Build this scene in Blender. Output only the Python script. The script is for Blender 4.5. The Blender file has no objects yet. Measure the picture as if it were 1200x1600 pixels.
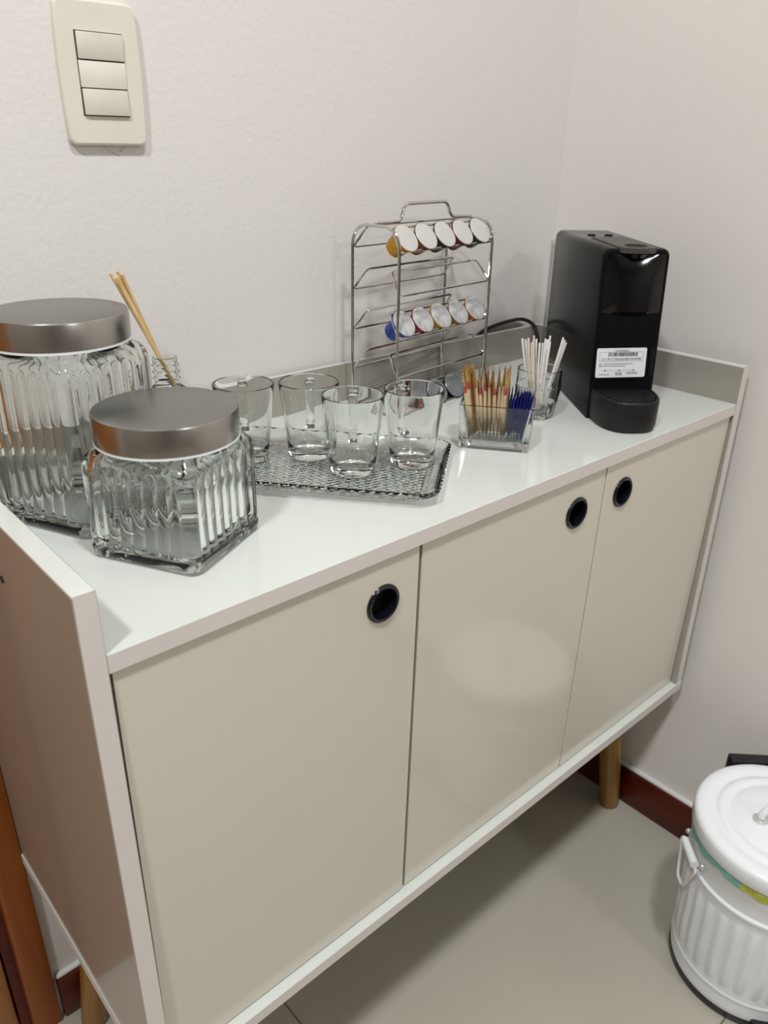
import bpy, bmesh, math, random
from math import pi, sin, cos, radians
from mathutils import Vector, Matrix
random.seed(7)
SC = bpy.context.scene
COL = SC.collection

# ------------------------------------------------------------------ camera
cam_d = bpy.data.cameras.new('camera')
cam = bpy.data.objects.new('camera', cam_d); COL.objects.link(cam)
cam.location = (-0.157819, -0.451798, 1.121376)
cam.rotation_euler = (1.1325355, -0.0168003, -0.729753)
cam_d.sensor_width = 36.0; cam_d.sensor_fit = 'AUTO'
cam_d.lens = 1224.635 / 1600 * 36.0
cam_d.clip_start = 0.01
cam_d.dof.use_dof = True; cam_d.dof.focus_distance = 0.82; cam_d.dof.aperture_fstop = 8.0
SC.camera = cam

# ------------------------------------------------------------------ world, lamps, exposure
world = bpy.data.worlds.new('world'); SC.world = world
world.use_nodes = True
world.node_tree.nodes['Background'].inputs[0].default_value = (1, 0.97, 0.93, 1)
world.node_tree.nodes['Background'].inputs[1].default_value = 0.05
CEIL = 2.6
def disk_lamp(name, loc, size, power, color):
    d = bpy.data.lights.new(name, 'AREA'); d.shape = 'DISK'; d.size = size; d.energy = power; d.color = color
    o = bpy.data.objects.new(name, d); COL.objects.link(o); o.location = loc
    return o
LAMP_A = (-0.90, -0.54); LAMP_B = (0.30, -3.2); LAMP_C = (0.10, -0.62)
disk_lamp('lamp_near', (LAMP_A[0], LAMP_A[1], CEIL - 0.035), 0.18, 27, (0.955, 0.99, 1.0))
disk_lamp('lamp_middle', (LAMP_C[0], LAMP_C[1], CEIL - 0.035), 0.16, 17.5, (0.955, 0.99, 1.0))
disk_lamp('lamp_far', (LAMP_B[0], LAMP_B[1], CEIL - 0.035), 0.40, 24, (0.93, 0.97, 1.0))
SC.cycles.sample_clamp_indirect = 0.0
SC.cycles.max_bounces = 20; SC.cycles.transmission_bounces = 20
SC.view_settings.view_transform = 'Standard'
SC.view_settings.look = 'None'
SC.view_settings.gamma = 1.0
SC.view_settings.use_curve_mapping = False
SC.view_settings.exposure = 0.12

# ------------------------------------------------------------------ materials
def s2l(c):
    r = []
    for v in c:
        v /= 255.0
        r.append(v / 12.92 if v <= 0.04045 else ((v + 0.055) / 1.055) ** 2.4)
    return tuple(r)
def mat(name, rgb, rough=0.5, metal=0.0, var=0.06, scale=8.0, bump=0.0, bscale=200.0, coat=0.0, spec=0.5, wave=None, rvar=0.0):
    m = bpy.data.materials.new(name); m.use_nodes = True
    nt = m.node_tree; N = nt.nodes; L = nt.links; b = N['Principled BSDF']
    c = s2l(rgb)
    b.inputs['Roughness'].default_value = rough; b.inputs['Metallic'].default_value = metal
    b.inputs['Coat Weight'].default_value = coat; b.inputs['Coat Roughness'].default_value = 0.06
    b.inputs['Specular IOR Level'].default_value = spec
    tc = N.new('ShaderNodeTexCoord')
    mp = N.new('ShaderNodeMapping'); L.new(tc.outputs['Object'], mp.inputs[0])
    if wave: mp.inputs['Scale'].default_value = wave
    nz = N.new('ShaderNodeTexNoise'); nz.inputs['Scale'].default_value = scale; nz.inputs['Detail'].default_value = 4
    L.new(mp.outputs[0], nz.inputs['Vector'])
    rp = N.new('ShaderNodeValToRGB')
    rp.color_ramp.elements[0].position = 0.25; rp.color_ramp.elements[1].position = 0.75
    rp.color_ramp.elements[0].color = (*[max(0, v * (1 - var)) for v in c], 1)
    rp.color_ramp.elements[1].color = (*[min(1, v * (1 + var)) for v in c], 1)
    L.new(nz.outputs['Fac'], rp.inputs[0]); L.new(rp.outputs[0], b.inputs['Base Color'])
    if rvar:
        mr = N.new('ShaderNodeMapRange'); mr.inputs[3].default_value = max(0, rough - rvar); mr.inputs[4].default_value = rough + rvar
        L.new(nz.outputs['Fac'], mr.inputs[0]); L.new(mr.outputs[0], b.inputs['Roughness'])
    if bump:
        n2 = N.new('ShaderNodeTexNoise'); n2.inputs['Scale'].default_value = bscale; n2.inputs['Detail'].default_value = 3
        L.new(mp.outputs[0], n2.inputs['Vector'])
        bp = N.new('ShaderNodeBump'); bp.inputs['Strength'].default_value = bump; bp.inputs['Distance'].default_value = 0.002
        L.new(n2.outputs['Fac'], bp.inputs['Height']); L.new(bp.outputs[0], b.inputs['Normal'])
    m['bsdf'] = 1
    return m
def wall_mat(name, rgb, strength=0.2):
    m = mat(name, rgb, 0.62, var=0.02, scale=1.7)
    nt = m.node_tree; N = nt.nodes; L = nt.links; b = N['Principled BSDF']
    tc = N['Texture Coordinate']
    n1 = N.new('ShaderNodeTexNoise'); n1.inputs['Scale'].default_value = 170; n1.inputs['Detail'].default_value = 5
    n2 = N.new('ShaderNodeTexNoise'); n2.inputs['Scale'].default_value = 26; n2.inputs['Detail'].default_value = 2
    v = N.new('ShaderNodeTexVoronoi'); v.inputs['Scale'].default_value = 24
    for n in (n1, n2, v): L.new(tc.outputs['Object'], n.inputs['Vector'])
    mr = N.new('ShaderNodeMapRange'); mr.inputs[1].default_value = 0.0; mr.inputs[2].default_value = 0.13; mr.inputs[3].default_value = 1.0; mr.inputs[4].default_value = 0.0
    mr.interpolation_type = 'SMOOTHSTEP'
    L.new(v.outputs['Distance'], mr.inputs[0])
    sep = N.new('ShaderNodeSeparateColor'); L.new(v.outputs['Color'], sep.inputs[0])
    gt = N.new('ShaderNodeMath'); gt.operation = 'GREATER_THAN'; gt.inputs[1].default_value = 0.9; L.new(sep.outputs[0], gt.inputs[0])
    mu = N.new('ShaderNodeMath'); mu.operation = 'MULTIPLY'; L.new(gt.outputs[0], mu.inputs[0]); L.new(mr.outputs[0], mu.inputs[1])
    a1 = N.new('ShaderNodeMath'); a1.operation = 'MULTIPLY_ADD'; a1.inputs[1].default_value = 0.35; L.new(n2.outputs['Fac'], a1.inputs[0]); L.new(n1.outputs['Fac'], a1.inputs[2])
    a2 = N.new('ShaderNodeMath'); a2.operation = 'MULTIPLY_ADD'; a2.inputs[1].default_value = 1.3; L.new(mu.outputs[0], a2.inputs[0]); L.new(a1.outputs[0], a2.inputs[2])
    bp = N.new('ShaderNodeBump'); bp.inputs['Strength'].default_value = strength; bp.inputs['Distance'].default_value = 0.0022
    L.new(a2.outputs[0], bp.inputs['Height']); L.new(bp.outputs[0], b.inputs['Normal'])
    return m
def wood_mat(name, c0, c1, rough=0.35, stretch=(18, 18, 1.2), coat=0.3, spec=0.25):
    m = bpy.data.materials.new(name); m.use_nodes = True
    nt = m.node_tree; N = nt.nodes; L = nt.links; b = N['Principled BSDF']
    b.inputs['Roughness'].default_value = rough; b.inputs['Coat Weight'].default_value = coat; b.inputs['Coat Roughness'].default_value = 0.2; b.inputs['Specular IOR Level'].default_value = spec
    tc = N.new('ShaderNodeTexCoord'); mp = N.new('ShaderNodeMapping'); mp.inputs['Scale'].default_value = stretch
    L.new(tc.outputs['Object'], mp.inputs[0])
    nz = N.new('ShaderNodeTexNoise'); nz.inputs['Scale'].default_value = 2.2; nz.inputs['Detail'].default_value = 6; nz.inputs['Distortion'].default_value = 0.6
    L.new(mp.outputs[0], nz.inputs['Vector'])
    rp = N.new('ShaderNodeValToRGB'); rp.color_ramp.elements[0].position = 0.3; rp.color_ramp.elements[1].position = 0.72
    rp.color_ramp.elements[0].color = (*s2l(c0), 1); rp.color_ramp.elements[1].color = (*s2l(c1), 1)
    L.new(nz.outputs['Fac'], rp.inputs[0]); L.new(rp.outputs[0], b.inputs['Base Color'])
    bp = N.new('ShaderNodeBump'); bp.inputs['Strength'].default_value = 0.08; L.new(nz.outputs['Fac'], bp.inputs['Height']); L.new(bp.outputs[0], b.inputs['Normal'])
    return m
def glass_mat(name, tint=(0.97, 0.99, 0.98), ior=1.46, rough=0.0, clear=0.0):
    m = bpy.data.materials.new(name); m.use_nodes = True
    nt = m.node_tree; N = nt.nodes; L = nt.links
    N.remove(N['Principled BSDF'])
    g = N.new('ShaderNodeBsdfGlass'); g.inputs['Color'].default_value = (*tint, 1); g.inputs['IOR'].default_value = ior; g.inputs['Roughness'].default_value = rough
    t = N.new('ShaderNodeBsdfTransparent'); t.inputs['Color'].default_value = (*tint, 1)
    mx = N.new('ShaderNodeMixShader'); mx.inputs[0].default_value = clear
    L.new(g.outputs[0], mx.inputs[1]); L.new(t.outputs[0], mx.inputs[2]); L.new(mx.outputs[0], N['Material Output'].inputs[0])
    return m
def thin_glass_mat(name, tint=(0.97, 0.99, 0.98), f0=0.045, rough=0.0):
    # a thin clear wall: straight transmission with Schlick reflection
    m = bpy.data.materials.new(name); m.use_nodes = True
    nt = m.node_tree; N = nt.nodes; L = nt.links
    N.remove(N['Principled BSDF'])
    t = N.new('ShaderNodeBsdfTransparent'); t.inputs['Color'].default_value = (*tint, 1)
    g = N.new('ShaderNodeBsdfGlossy'); g.inputs['Roughness'].default_value = rough
    ge = N.new('ShaderNodeNewGeometry'); d = N.new('ShaderNodeVectorMath'); d.operation = 'DOT_PRODUCT'
    L.new(ge.outputs['Normal'], d.inputs[0]); L.new(ge.outputs['Incoming'], d.inputs[1])
    ab = N.new('ShaderNodeMath'); ab.operation = 'ABSOLUTE'; L.new(d.outputs['Value'], ab.inputs[0])
    om = N.new('ShaderNodeMath'); om.operation = 'SUBTRACT'; om.inputs[0].default_value = 1.0; L.new(ab.outputs[0], om.inputs[1])
    pw = N.new('ShaderNodeMath'); pw.operation = 'POWER'; pw.inputs[1].default_value = 4.0; L.new(om.outputs[0], pw.inputs[0])
    ma = N.new('ShaderNodeMath'); ma.operation = 'MULTIPLY_ADD'; ma.inputs[1].default_value = 1 - f0; ma.inputs[2].default_value = f0; L.new(pw.outputs[0], ma.inputs[0])
    mx = N.new('ShaderNodeMixShader'); L.new(ma.outputs[0], mx.inputs[0]); L.new(t.outputs[0], mx.inputs[1]); L.new(g.outputs[0], mx.inputs[2])
    L.new(mx.outputs[0], N['Material Output'].inputs[0])
    tc = N.new('ShaderNodeTexCoord'); nz = N.new('ShaderNodeTexNoise'); nz.inputs['Scale'].default_value = 30
    L.new(tc.outputs['Object'], nz.inputs['Vector'])
    bp = N.new('ShaderNodeBump'); bp.inputs['Strength'].default_value = 0.03; bp.inputs['Distance'].default_value = 0.001
    L.new(nz.outputs['Fac'], bp.inputs['Height']); L.new(bp.outputs[0], g.inputs['Normal'])
    return m

M = {}
M['wall'] = wall_mat('wall_paint', (223, 218, 214))
M['wall_r'] = wall_mat('wall_paint_smooth', (223, 217, 212), 0.08)
M['ceil'] = mat('ceiling_paint', (235, 233, 230), 0.8)
M['grout'] = mat('tile_grout', (112, 106, 96), 0.8)
M['tile'] = mat('porcelain_tile', (176, 170, 157), 0.22, var=0.05, scale=5)
M['lacquer'] = mat('white_lacquer_top', (206, 209, 203), 0.16, var=0.015, scale=3, coat=0.3)
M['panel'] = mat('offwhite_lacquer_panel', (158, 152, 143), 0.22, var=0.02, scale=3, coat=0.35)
M['edge'] = mat('pale_edge_band', (216, 209, 203), 0.45, var=0.03)
M['door'] = mat('cream_gloss_door', (210, 204, 190), 0.2, var=0.015, scale=3, coat=0.35)
M['pull'] = mat('black_plastic_gloss', (13, 14, 22), 0.18)
M['pullin'] = mat('black_plastic_cup', (7, 8, 14), 0.35)
M['legwood'] = wood_mat('leg_wood', (146, 104, 34), (170, 124, 48), 0.4, (14, 14, 2))
M['redwood'] = wood_mat('baseboard_wood', (66, 17, 8), (94, 29, 14), 0.35, (2, 14, 14), 0.1)
M['redwood_y'] = wood_mat('baseboard_wood_side', (66, 17, 8), (94, 29, 14), 0.35, (14, 2, 14), 0.1)
M['casing'] = wood_mat('door_casing_wood', (128, 62, 4), (156, 84, 14), 0.4, (20, 20, 1.5), 0.05)
M['doorwood'] = wood_mat('door_wood', (150, 92, 34), (176, 116, 52), 0.35, (16, 16, 1.2))
M['caulk'] = mat('white_caulk', (226, 224, 222), 0.5)
M['switch'] = mat('ivory_plastic', (221, 215, 200), 0.4, var=0.03, scale=14)
M['switchw'] = mat('white_plastic_module', (224, 219, 208), 0.4, var=0.03, scale=30)
M['rocker'] = mat('rocker_plastic', (214, 207, 192), 0.4, var=0.05, scale=40)
M['gap_shade'] = mat('gap_shade_paint', (48, 42, 38), 0.8)
M['glass'] = glass_mat('jar_glass', (0.975, 0.986, 0.98))
M['mugglass'] = glass_mat('mug_glass', (0.985, 0.99, 0.988))
M['trayglass'] = glass_mat('tray_glass', (0.975, 0.982, 0.975))
M['acrylic'] = glass_mat('box_glass', (0.97, 0.985, 0.98))
M['tank'] = thin_glass_mat('tank_plastic', (0.9, 0.9, 0.89), 0.06, 0.05)
M['wall_other'] = wall_mat('wall_paint_darkened', (150, 142, 134))  # unseen walls, coloured darker to cut the light bounced around the room
M['steel'] = mat('brushed_steel', (172, 168, 163), 0.27, 1.0, var=0.05, scale=30, wave=(1, 1, 60))
M['lidtop'] = mat('brushed_steel_top', (150, 149, 146), 0.36, 1.0, var=0.04, scale=40)
M['gasket'] = mat('white_gasket', (235, 238, 238), 0.5)
M['chrome'] = mat('chrome_wire', (206, 204, 200), 0.1, 1.0, var=0.03)
M['stick'] = wood_mat('reed_stick', (198, 164, 108), (224, 196, 146), 0.7, (60, 60, 4), 0)
M['amber'] = glass_mat('amber_oil', (0.75, 0.5, 0.22), 1.4)
M['foil'] = mat('foil_lid_clean', (200, 198, 193), 0.4, 0.15, var=0.03, scale=60)
M['foilused'] = mat('foil_lid_used', (186, 186, 186), 0.4, 0.2, var=0.42, scale=70, bump=0.5, bscale=160)
M['foilsil'] = mat('foil_lid_silver', (160, 162, 165), 0.3, 0.5, var=0.25, scale=50)
M['blackbody'] = mat('machine_dark_grey', (20, 20, 19), 0.2, var=0.03, spec=0.16)
M['blackgloss'] = mat('machine_black_gloss', (6, 6, 7), 0.1)
M['blackmat'] = mat('machine_black_matt', (5, 5, 6), 0.5, spec=0.14)
M['blacktray'] = mat('machine_drip_black', (17, 17, 20), 0.5, spec=0.35)
M['leverg'] = mat('machine_lever_grey', (66, 63, 58), 0.45)
M['label'] = mat('sticker_paper', (222, 222, 225), 0.5, var=0.02)
M['ink'] = mat('sticker_ink', (30, 30, 36), 0.6)
M['cord'] = mat('cord_rubber', (10, 10, 11), 0.45)
M['bin'] = mat('bin_white_enamel', (236, 239, 242), 0.3, var=0.02, coat=0.3)
M['binblack'] = mat('bin_black_plastic', (20, 20, 22), 0.4)
M['binwire'] = mat('bin_white_wire', (228, 226, 222), 0.3)
M['rivet'] = mat('bin_rivet', (220, 220, 218), 0.2, 0.6)
M['straw'] = mat('stirrer_white', (238, 232, 228), 0.35, var=0.03)
M['strawb'] = mat('stirrer_cream', (226, 212, 196), 0.35, var=0.03)
M['screw'] = mat('screw_cap', (60, 48, 40), 0.4, 0.5)
M['lampbody'] = mat('lamp_white', (240, 240, 238), 0.5)
M['bag'] = mat('teal_plastic_bag', (120, 176, 164), 0.3, var=0.12, scale=60)
M['bagy'] = mat('yellow_green_plastic', (170, 176, 60), 0.3, var=0.2, scale=50)
CAPC = dict(gold=(196, 142, 32), brown=(128, 82, 52), dark=(52, 46, 42), redbrown=(120, 52, 36), green=(58, 64, 52), blue=(40, 66, 150), red=(140, 36, 30), yellow=(178, 136, 30), orange=(176, 92, 34), black=(28, 28, 34), tan=(150, 112, 70))
for k, c in CAPC.items(): M['cap_' + k] = mat('capsule_' + k, c, 0.32, 0.55, var=0.05)

def sachet_mat(name, base, pale, mark, H):
    m = bpy.data.materials.new(name); m.use_nodes = True
    nt = m.node_tree; N = nt.nodes; L = nt.links; b = N['Principled BSDF']; b.inputs['Roughness'].default_value = 0.55
    tc = N.new('ShaderNodeTexCoord'); sp = N.new('ShaderNodeSeparateXYZ'); L.new(tc.outputs['Object'], sp.inputs[0])
    nz = N.new('ShaderNodeTexNoise'); nz.inputs['Scale'].default_value = 90
    L.new(tc.outputs['Object'], nz.inputs['Vector'])
    rp = N.new('ShaderNodeValToRGB'); e = rp.color_ramp.elements
    e[0].position = 0.35; e[0].color = (*s2l(base), 1); e[1].position = 0.68; e[1].color = (*s2l(pale), 1)
    L.new(nz.outputs['Fac'], rp.inputs[0])
    col = rp.outputs[0]
    if mark:
        # pale printed panel in the middle with a red mark near its top
        def band(sock, lo, hi):
            a = N.new('ShaderNodeMath'); a.operation = 'GREATER_THAN'; a.inputs[1].default_value = lo; L.new(sock, a.inputs[0])
            c = N.new('ShaderNodeMath'); c.operation = 'LESS_THAN'; c.inputs[1].default_value = hi; L.new(sock, c.inputs[0])
            d = N.new('ShaderNodeMath'); d.operation = 'MULTIPLY'; L.new(a.outputs[0], d.inputs[0]); L.new(c.outputs[0], d.inputs[1]); return d.outputs[0]
        def mul(p, q):
            d = N.new('ShaderNodeMath'); d.operation = 'MULTIPLY'; L.new(p, d.inputs[0]); L.new(q, d.inputs[1]); return d.outputs[0]
        def mix(fac, c0, rgb):
            x = N.new('ShaderNodeMix'); x.data_type = 'RGBA'; L.new(fac, x.inputs[0]); L.new(c0, x.inputs[6]); x.inputs[7].default_value = (*s2l(rgb), 1); return x.outputs[2]
        oi = N.new('ShaderNodeObjectInfo')
        zz = N.new('ShaderNodeMath'); zz.operation = 'MULTIPLY_ADD'; zz.inputs[1].default_value = 0.009; L.new(oi.outputs['Random'], zz.inputs[0]); L.new(sp.outputs['Z'], zz.inputs[2])
        on = N.new('ShaderNodeMath'); on.operation = 'GREATER_THAN'; on.inputs[1].default_value = 0.35; L.new(oi.outputs['Random'], on.inputs[0])
        col = mix(mul(band(zz.outputs[0], H * 0.34, H * 0.80), band(sp.outputs['X'], -0.0185, -0.0120)), col, (216, 194, 158))
        col = mix(mul(mul(band(zz.outputs[0], H * 0.76, H * 0.86), band(sp.outputs['X'], -0.0178, -0.0105)), on.outputs[0]), col, mark)
    L.new(col, b.inputs['Base Color'])
    return m
M['brown_sachet'] = sachet_mat('brown_sachet_paper', (170, 132, 72), (204, 168, 108), (176, 82, 84), 0.078)
M['blue_sachet'] = sachet_mat('blue_sachet_paper', (24, 30, 110), (52, 62, 158), None, 0.055)

# ------------------------------------------------------------------ mesh helpers
def box(bm, x0, x1, y0, y1, z0, z1, bevel=0.0, seg=2):
    r = bmesh.ops.create_cube(bm, size=1.0)
    vs = r['verts']
    for v in vs:
        v.co = Vector(((x0 + x1) / 2 + v.co.x * (x1 - x0), (y0 + y1) / 2 + v.co.y * (y1 - y0), (z0 + z1) / 2 + v.co.z * (z1 - z0)))
    if bevel:
        es = list({e for v in vs for e in v.link_edges})
        bmesh.ops.bevel(bm, geom=es, offset=bevel, segments=seg, affect='EDGES', profile=0.5)
def boxbm(*a, **k):
    bm = bmesh.new(); box(bm, *a, **k); return bm
def lathe(bm, prof, n=48, cx=0, cy=0, cz=0, closed=False):
    rings = []
    for r, z in prof:
        if r < 1e-6: rings.append([bm.verts.new((cx, cy, cz + z))])
        else: rings.append([bm.verts.new((cx + r * cos(2 * pi * i / n), cy + r * sin(2 * pi * i / n), cz + z)) for i in range(n)])
    pairs = list(zip(rings, rings[1:]))
    if closed: pairs.append((rings[-1], rings[0]))
    for a, b in pairs:
        for i in range(n):
            j = (i + 1) % n
            if len(a) == 1 and len(b) == 1: continue
            if len(a) == 1: bm.faces.new((a[0], b[j], b[i]))
            elif len(b) == 1: bm.faces.new((a[i], a[j], b[0]))
            else: bm.faces.new((a[i], a[j], b[j], b[i]))
def skin(bm, rings, caps=(True, True), closed=False):
    n = len(rings[0]); R = [[bm.verts.new(p) for p in r] for r in rings]
    pr = list(zip(R, R[1:]))
    if closed: pr.append((R[-1], R[0]))
    for a, b in pr:
        for i in range(n):
            j = (i + 1) % n; bm.faces.new((a[i], a[j], b[j], b[i]))
    if not closed:
        if caps[0]: bm.faces.new(list(reversed(R[0])))
        if caps[1]: bm.faces.new(R[-1])
def fillet(pts, r, seg=5, closed=False):
    P = [Vector(p) for p in pts]; out = []; n = len(P)
    for i in range(n):
        if not closed and i in (0, n - 1): out.append(P[i]); continue
        a, b, c = P[i - 1], P[i], P[(i + 1) % n]
        u = (a - b); v = (c - b); d = min(r, u.length * 0.49, v.length * 0.49)
        p0 = b + u.normalized() * d; p1 = b + v.normalized() * d
        for k in range(seg + 1):
            t = k / seg; out.append(p0 * (1 - t) ** 2 + b * 2 * t * (1 - t) + p1 * t * t)
    return out
def tube(bm, pts, r, n=8, closed=False, caps=True):
    P = [Vector(p) for p in pts]; m = len(P)
    q = []
    for p in P:
        if not q or (p - q[-1]).length > 1e-7: q.append(p)
    P = q; m = len(P)
    T = []
    for i in range(m):
        if closed: t = P[(i + 1) % m] - P[i - 1]
        else: t = P[min(i + 1, m - 1)] - P[max(i - 1, 0)]
        T.append(t.normalized())
    up = Vector((0, 0, 1)) if abs(T[0].z) < 0.9 else Vector((1, 0, 0))
    nrm = (up - T[0] * up.dot(T[0])).normalized()
    rings = []
    for i in range(m):
        nrm = (nrm - T[i] * nrm.dot(T[i])).normalized()
        b = T[i].cross(nrm)
        rr = r(i / (m - 1)) if callable(r) else r
        rings.append([P[i] + (nrm * cos(2 * pi * k / n) + b * sin(2 * pi * k / n)) * rr for k in range(n)])
    skin(bm, rings, (caps, caps), closed)
def rrect(hx, hy, r, ncor=6, nside=1):
    out = []
    for k, (sx, sy) in enumerate(((1, 1), (-1, 1), (-1, -1), (1, -1))):
        c = Vector((sx * (hx - r), sy * (hy - r)))
        for i in range(ncor + 1):
            a = k * pi / 2 + pi / 2 * i / ncor
            out.append(Vector((c.x + r * cos(a), c.y + r * sin(a))))
        if nside > 1:
            a = out[-1]; k2 = (k + 1) % 4; sx2, sy2 = ((1, 1), (-1, 1), (-1, -1), (1, -1))[k2]
            a2 = k2 * pi / 2; b = Vector((sx2 * (hx - r) + r * cos(a2), sy2 * (hy - r) + r * sin(a2)))
            for i in range(1, nside): out.append(a + (b - a) * i / nside)
    return out
def prism(bm, pts2, z0, z1, bevel=0.0):
    skin(bm, [[(p[0], p[1], z0) for p in pts2], [(p[0], p[1], z1) for p in pts2]])
def obj(name, bm, m, parent=None, smooth=True, ang=35, recalc=True):
    if recalc: bmesh.ops.recalc_face_normals(bm, faces=bm.faces)
    me = bpy.data.meshes.new(name); bm.to_mesh(me); bm.free()
    if smooth:
        me.polygons.foreach_set('use_smooth', [True] * len(me.polygons))
        try: me.set_sharp_from_angle(angle=radians(ang))
        except Exception: pass
    me.materials.append(M[m] if isinstance(m, str) else m)
    o = bpy.data.objects.new(name, me); COL.objects.link(o)
    if parent: o.parent = parent
    return o
def tag(o, label, cat, group=None):
    o['label'] = label; o['category'] = cat
    if group: o['group'] = group
    return o
def thing(name, label, cat, loc=(0, 0, 0), rotz=0.0, group=None):
    o = bpy.data.objects.new(name, None); COL.objects.link(o); o.empty_display_size = 0.02
    o.location = loc; o.rotation_euler = (0, 0, rotz)
    return tag(o, label, cat, group)
def struct(o):
    o['kind'] = 'structure'; return o
def copy_tree(o, parent=None):
    c = o.copy(); COL.objects.link(c); c.parent = parent
    for ch in o.children: copy_tree(ch, c)
    return c

# ------------------------------------------------------------------ the room
XR, YB, XL, YF = 0.951, 0.3667, -2.2, -4.2
fl = struct(obj('floor', boxbm(XL, XR, YF, YB + 0.1, -0.06, -0.0012), 'grout'))
TS = 0.8; jx, jy = 0.231, -0.262
tile_bm = boxbm(-TS / 2 + 0.001, TS / 2 - 0.001, -TS / 2 + 0.001, TS / 2 - 0.001, -0.008, 0.0, bevel=0.0006, seg=1)
tile0 = obj('tile', tile_bm, 'tile', fl)
first = True
for i in range(-3, 1):
    for j in range(-5, 1):
        cx = jx + (i + 0.5) * TS; cy = jy + (j + 0.5) * TS
        t = tile0 if first else tile0.copy()
        if not first: COL.objects.link(t); t.parent = fl
        first = False
        t.location = (cx, cy, 0)
ce = struct(obj('ceiling', boxbm(XL, XR, YF, YB + 0.1, CEIL, CEIL + 0.06), 'ceil'))
for (lx, ly) in (LAMP_A, LAMP_B, LAMP_C):
    b = bmesh.new(); lathe(b, [(0, CEIL), (0.17, CEIL), (0.17, CEIL - 0.02), (0.16, CEIL - 0.026), (0, CEIL - 0.026)], 40, lx, ly)
    obj('lamp_fixture', b, 'lampbody', ce)
b = bmesh.new()
box(b, -0.05, XR + 0.1, YB, YB + 0.1, -0.05, CEIL)
box(b, XL, -0.90, YB, YB + 0.1, -0.05, CEIL)
box(b, -0.90, -0.05, YB, YB + 0.1, 2.12, CEIL)
struct(obj('wall_back', b, 'wall'))
struct(obj('wall_right', boxbm(XR, XR + 0.1, YF, YB, -0.05, CEIL), 'wall_r'))
struct(obj('wall_left', boxbm(XL - 0.1, XL, YF, YB + 0.1, -0.05, CEIL), 'wall_other'))
struct(obj('wall_front', boxbm(XL, XR, YF - 0.1, YF, -0.05, CEIL), 'wall_other'))
BBH = 0.075
b = boxbm(-0.012, XR - 0.015, YB - 0.013, YB, 0.0, BBH, bevel=0.002)
bb = struct(obj('baseboard_back', b, 'redwood'))
obj('caulk_bead', boxbm(-0.012, XR, YB - 0.009, YB, BBH, BBH + 0.007, bevel=0.003), 'caulk', bb)
b = boxbm(XR - 0.015, XR, YF, YB, 0.0, BBH, bevel=0.002)
bb = struct(obj('baseboard_right', b, 'redwood_y'))
obj('caulk_bead', boxbm(XR - 0.011, XR, YF, YB, BBH, BBH + 0.007, bevel=0.003), 'caulk', bb)
# doorway in the back wall: casing and door leaf
b = bmesh.new()
box(b, -0.052, -0.0165, YB - 0.014, YB + 0.1, 0, 2.15, bevel=0.003)
box(b, -0.935, -0.898, YB - 0.014, YB + 0.1, 0, 2.15, bevel=0.003)
box(b, -0.898, -0.052, YB - 0.014, YB + 0.1, 2.115, 2.15, bevel=0.003)
struct(obj('trim_1', b, 'casing'))
b = bmesh.new(); box(b, -0.064, -0.052, YB + 0.004, YB + 0.05, 0, 2.1)
struct(obj('trim_2', b, 'redwood'))
b = bmesh.new(); box(b, -0.895, -0.066, YB + 0.012, YB + 0.05, 0.006, 2.11, bevel=0.002)
dr = struct(obj('door_1', b, 'doorwood'))
for (z0, z1) in ((0.25, 0.95), (1.1, 1.95)):
    obj('door_panel', boxbm(-0.78, -0.19, YB + 0.006, YB + 0.013, z0, z1, bevel=0.003), 'doorwood', dr)
b = bmesh.new()
tube(b, fillet([(-0.82, YB + 0.012, 1.0), (-0.82, YB - 0.04, 1.0), (-0.7, YB - 0.04, 1.0)], 0.012), 0.008, 10)
obj('door_handle', b, 'chrome', dr)

# ------------------------------------------------------------------ sideboard
T, W, D = 0.8032, 0.910, 0.361
tp, hp, zb = 0.0166, 0.0515, 0.308
sb = thing('sideboard', 'off-white glossy sideboard with three doors on splayed wooden legs', 'sideboard')
zt = zb + 0.0162
def edged_panel(name, bm, m, edge_test, parent, em='edge'):
    o = obj(name, bm, m, parent)
    o.data.materials.append(M[em])
    for p in o.data.polygons:
        if edge_test(p): p.material_index = 1
    return o
edged_panel('top_panel', boxbm(0.0, W, 0.0, 0.353, T - 0.0162, T, bevel=0.0006, seg=1), 'lacquer', lambda p: p.normal.y < -0.8, sb)
def side(x0, x1, nm):
    bm = boxbm(x0, x1, 0.0, D, zt, T + hp, bevel=0.0007, seg=1)
    o = obj(nm, bm, 'panel', sb); o.data.materials.append(M['edge']); o.data.materials.append(M['lacquer'])
    for p in o.data.polygons:
        if p.normal.y < -0.8: p.material_index = 1
        if p.normal.z > 0.8: p.material_index = 2
    return o
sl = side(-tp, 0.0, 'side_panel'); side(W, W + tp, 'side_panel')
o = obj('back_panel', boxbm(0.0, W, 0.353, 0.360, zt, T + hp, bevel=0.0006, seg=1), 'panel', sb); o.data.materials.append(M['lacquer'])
for p in o.data.polygons:
    if p.normal.z > 0.8: p.material_index = 1
edged_panel('bottom_panel', boxbm(-tp - 0.0014, W + tp, -0.001, D, zb, zt, bevel=0.0006, seg=1), 'lacquer', lambda p: p.normal.y < -0.8 or abs(p.normal.x) > 0.8, sb)
obj('divider', boxbm(W / 3 - 0.0075, W / 3 + 0.0075, 0.03, 0.353, zt, T - 0.0162), 'panel', sb)
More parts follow.
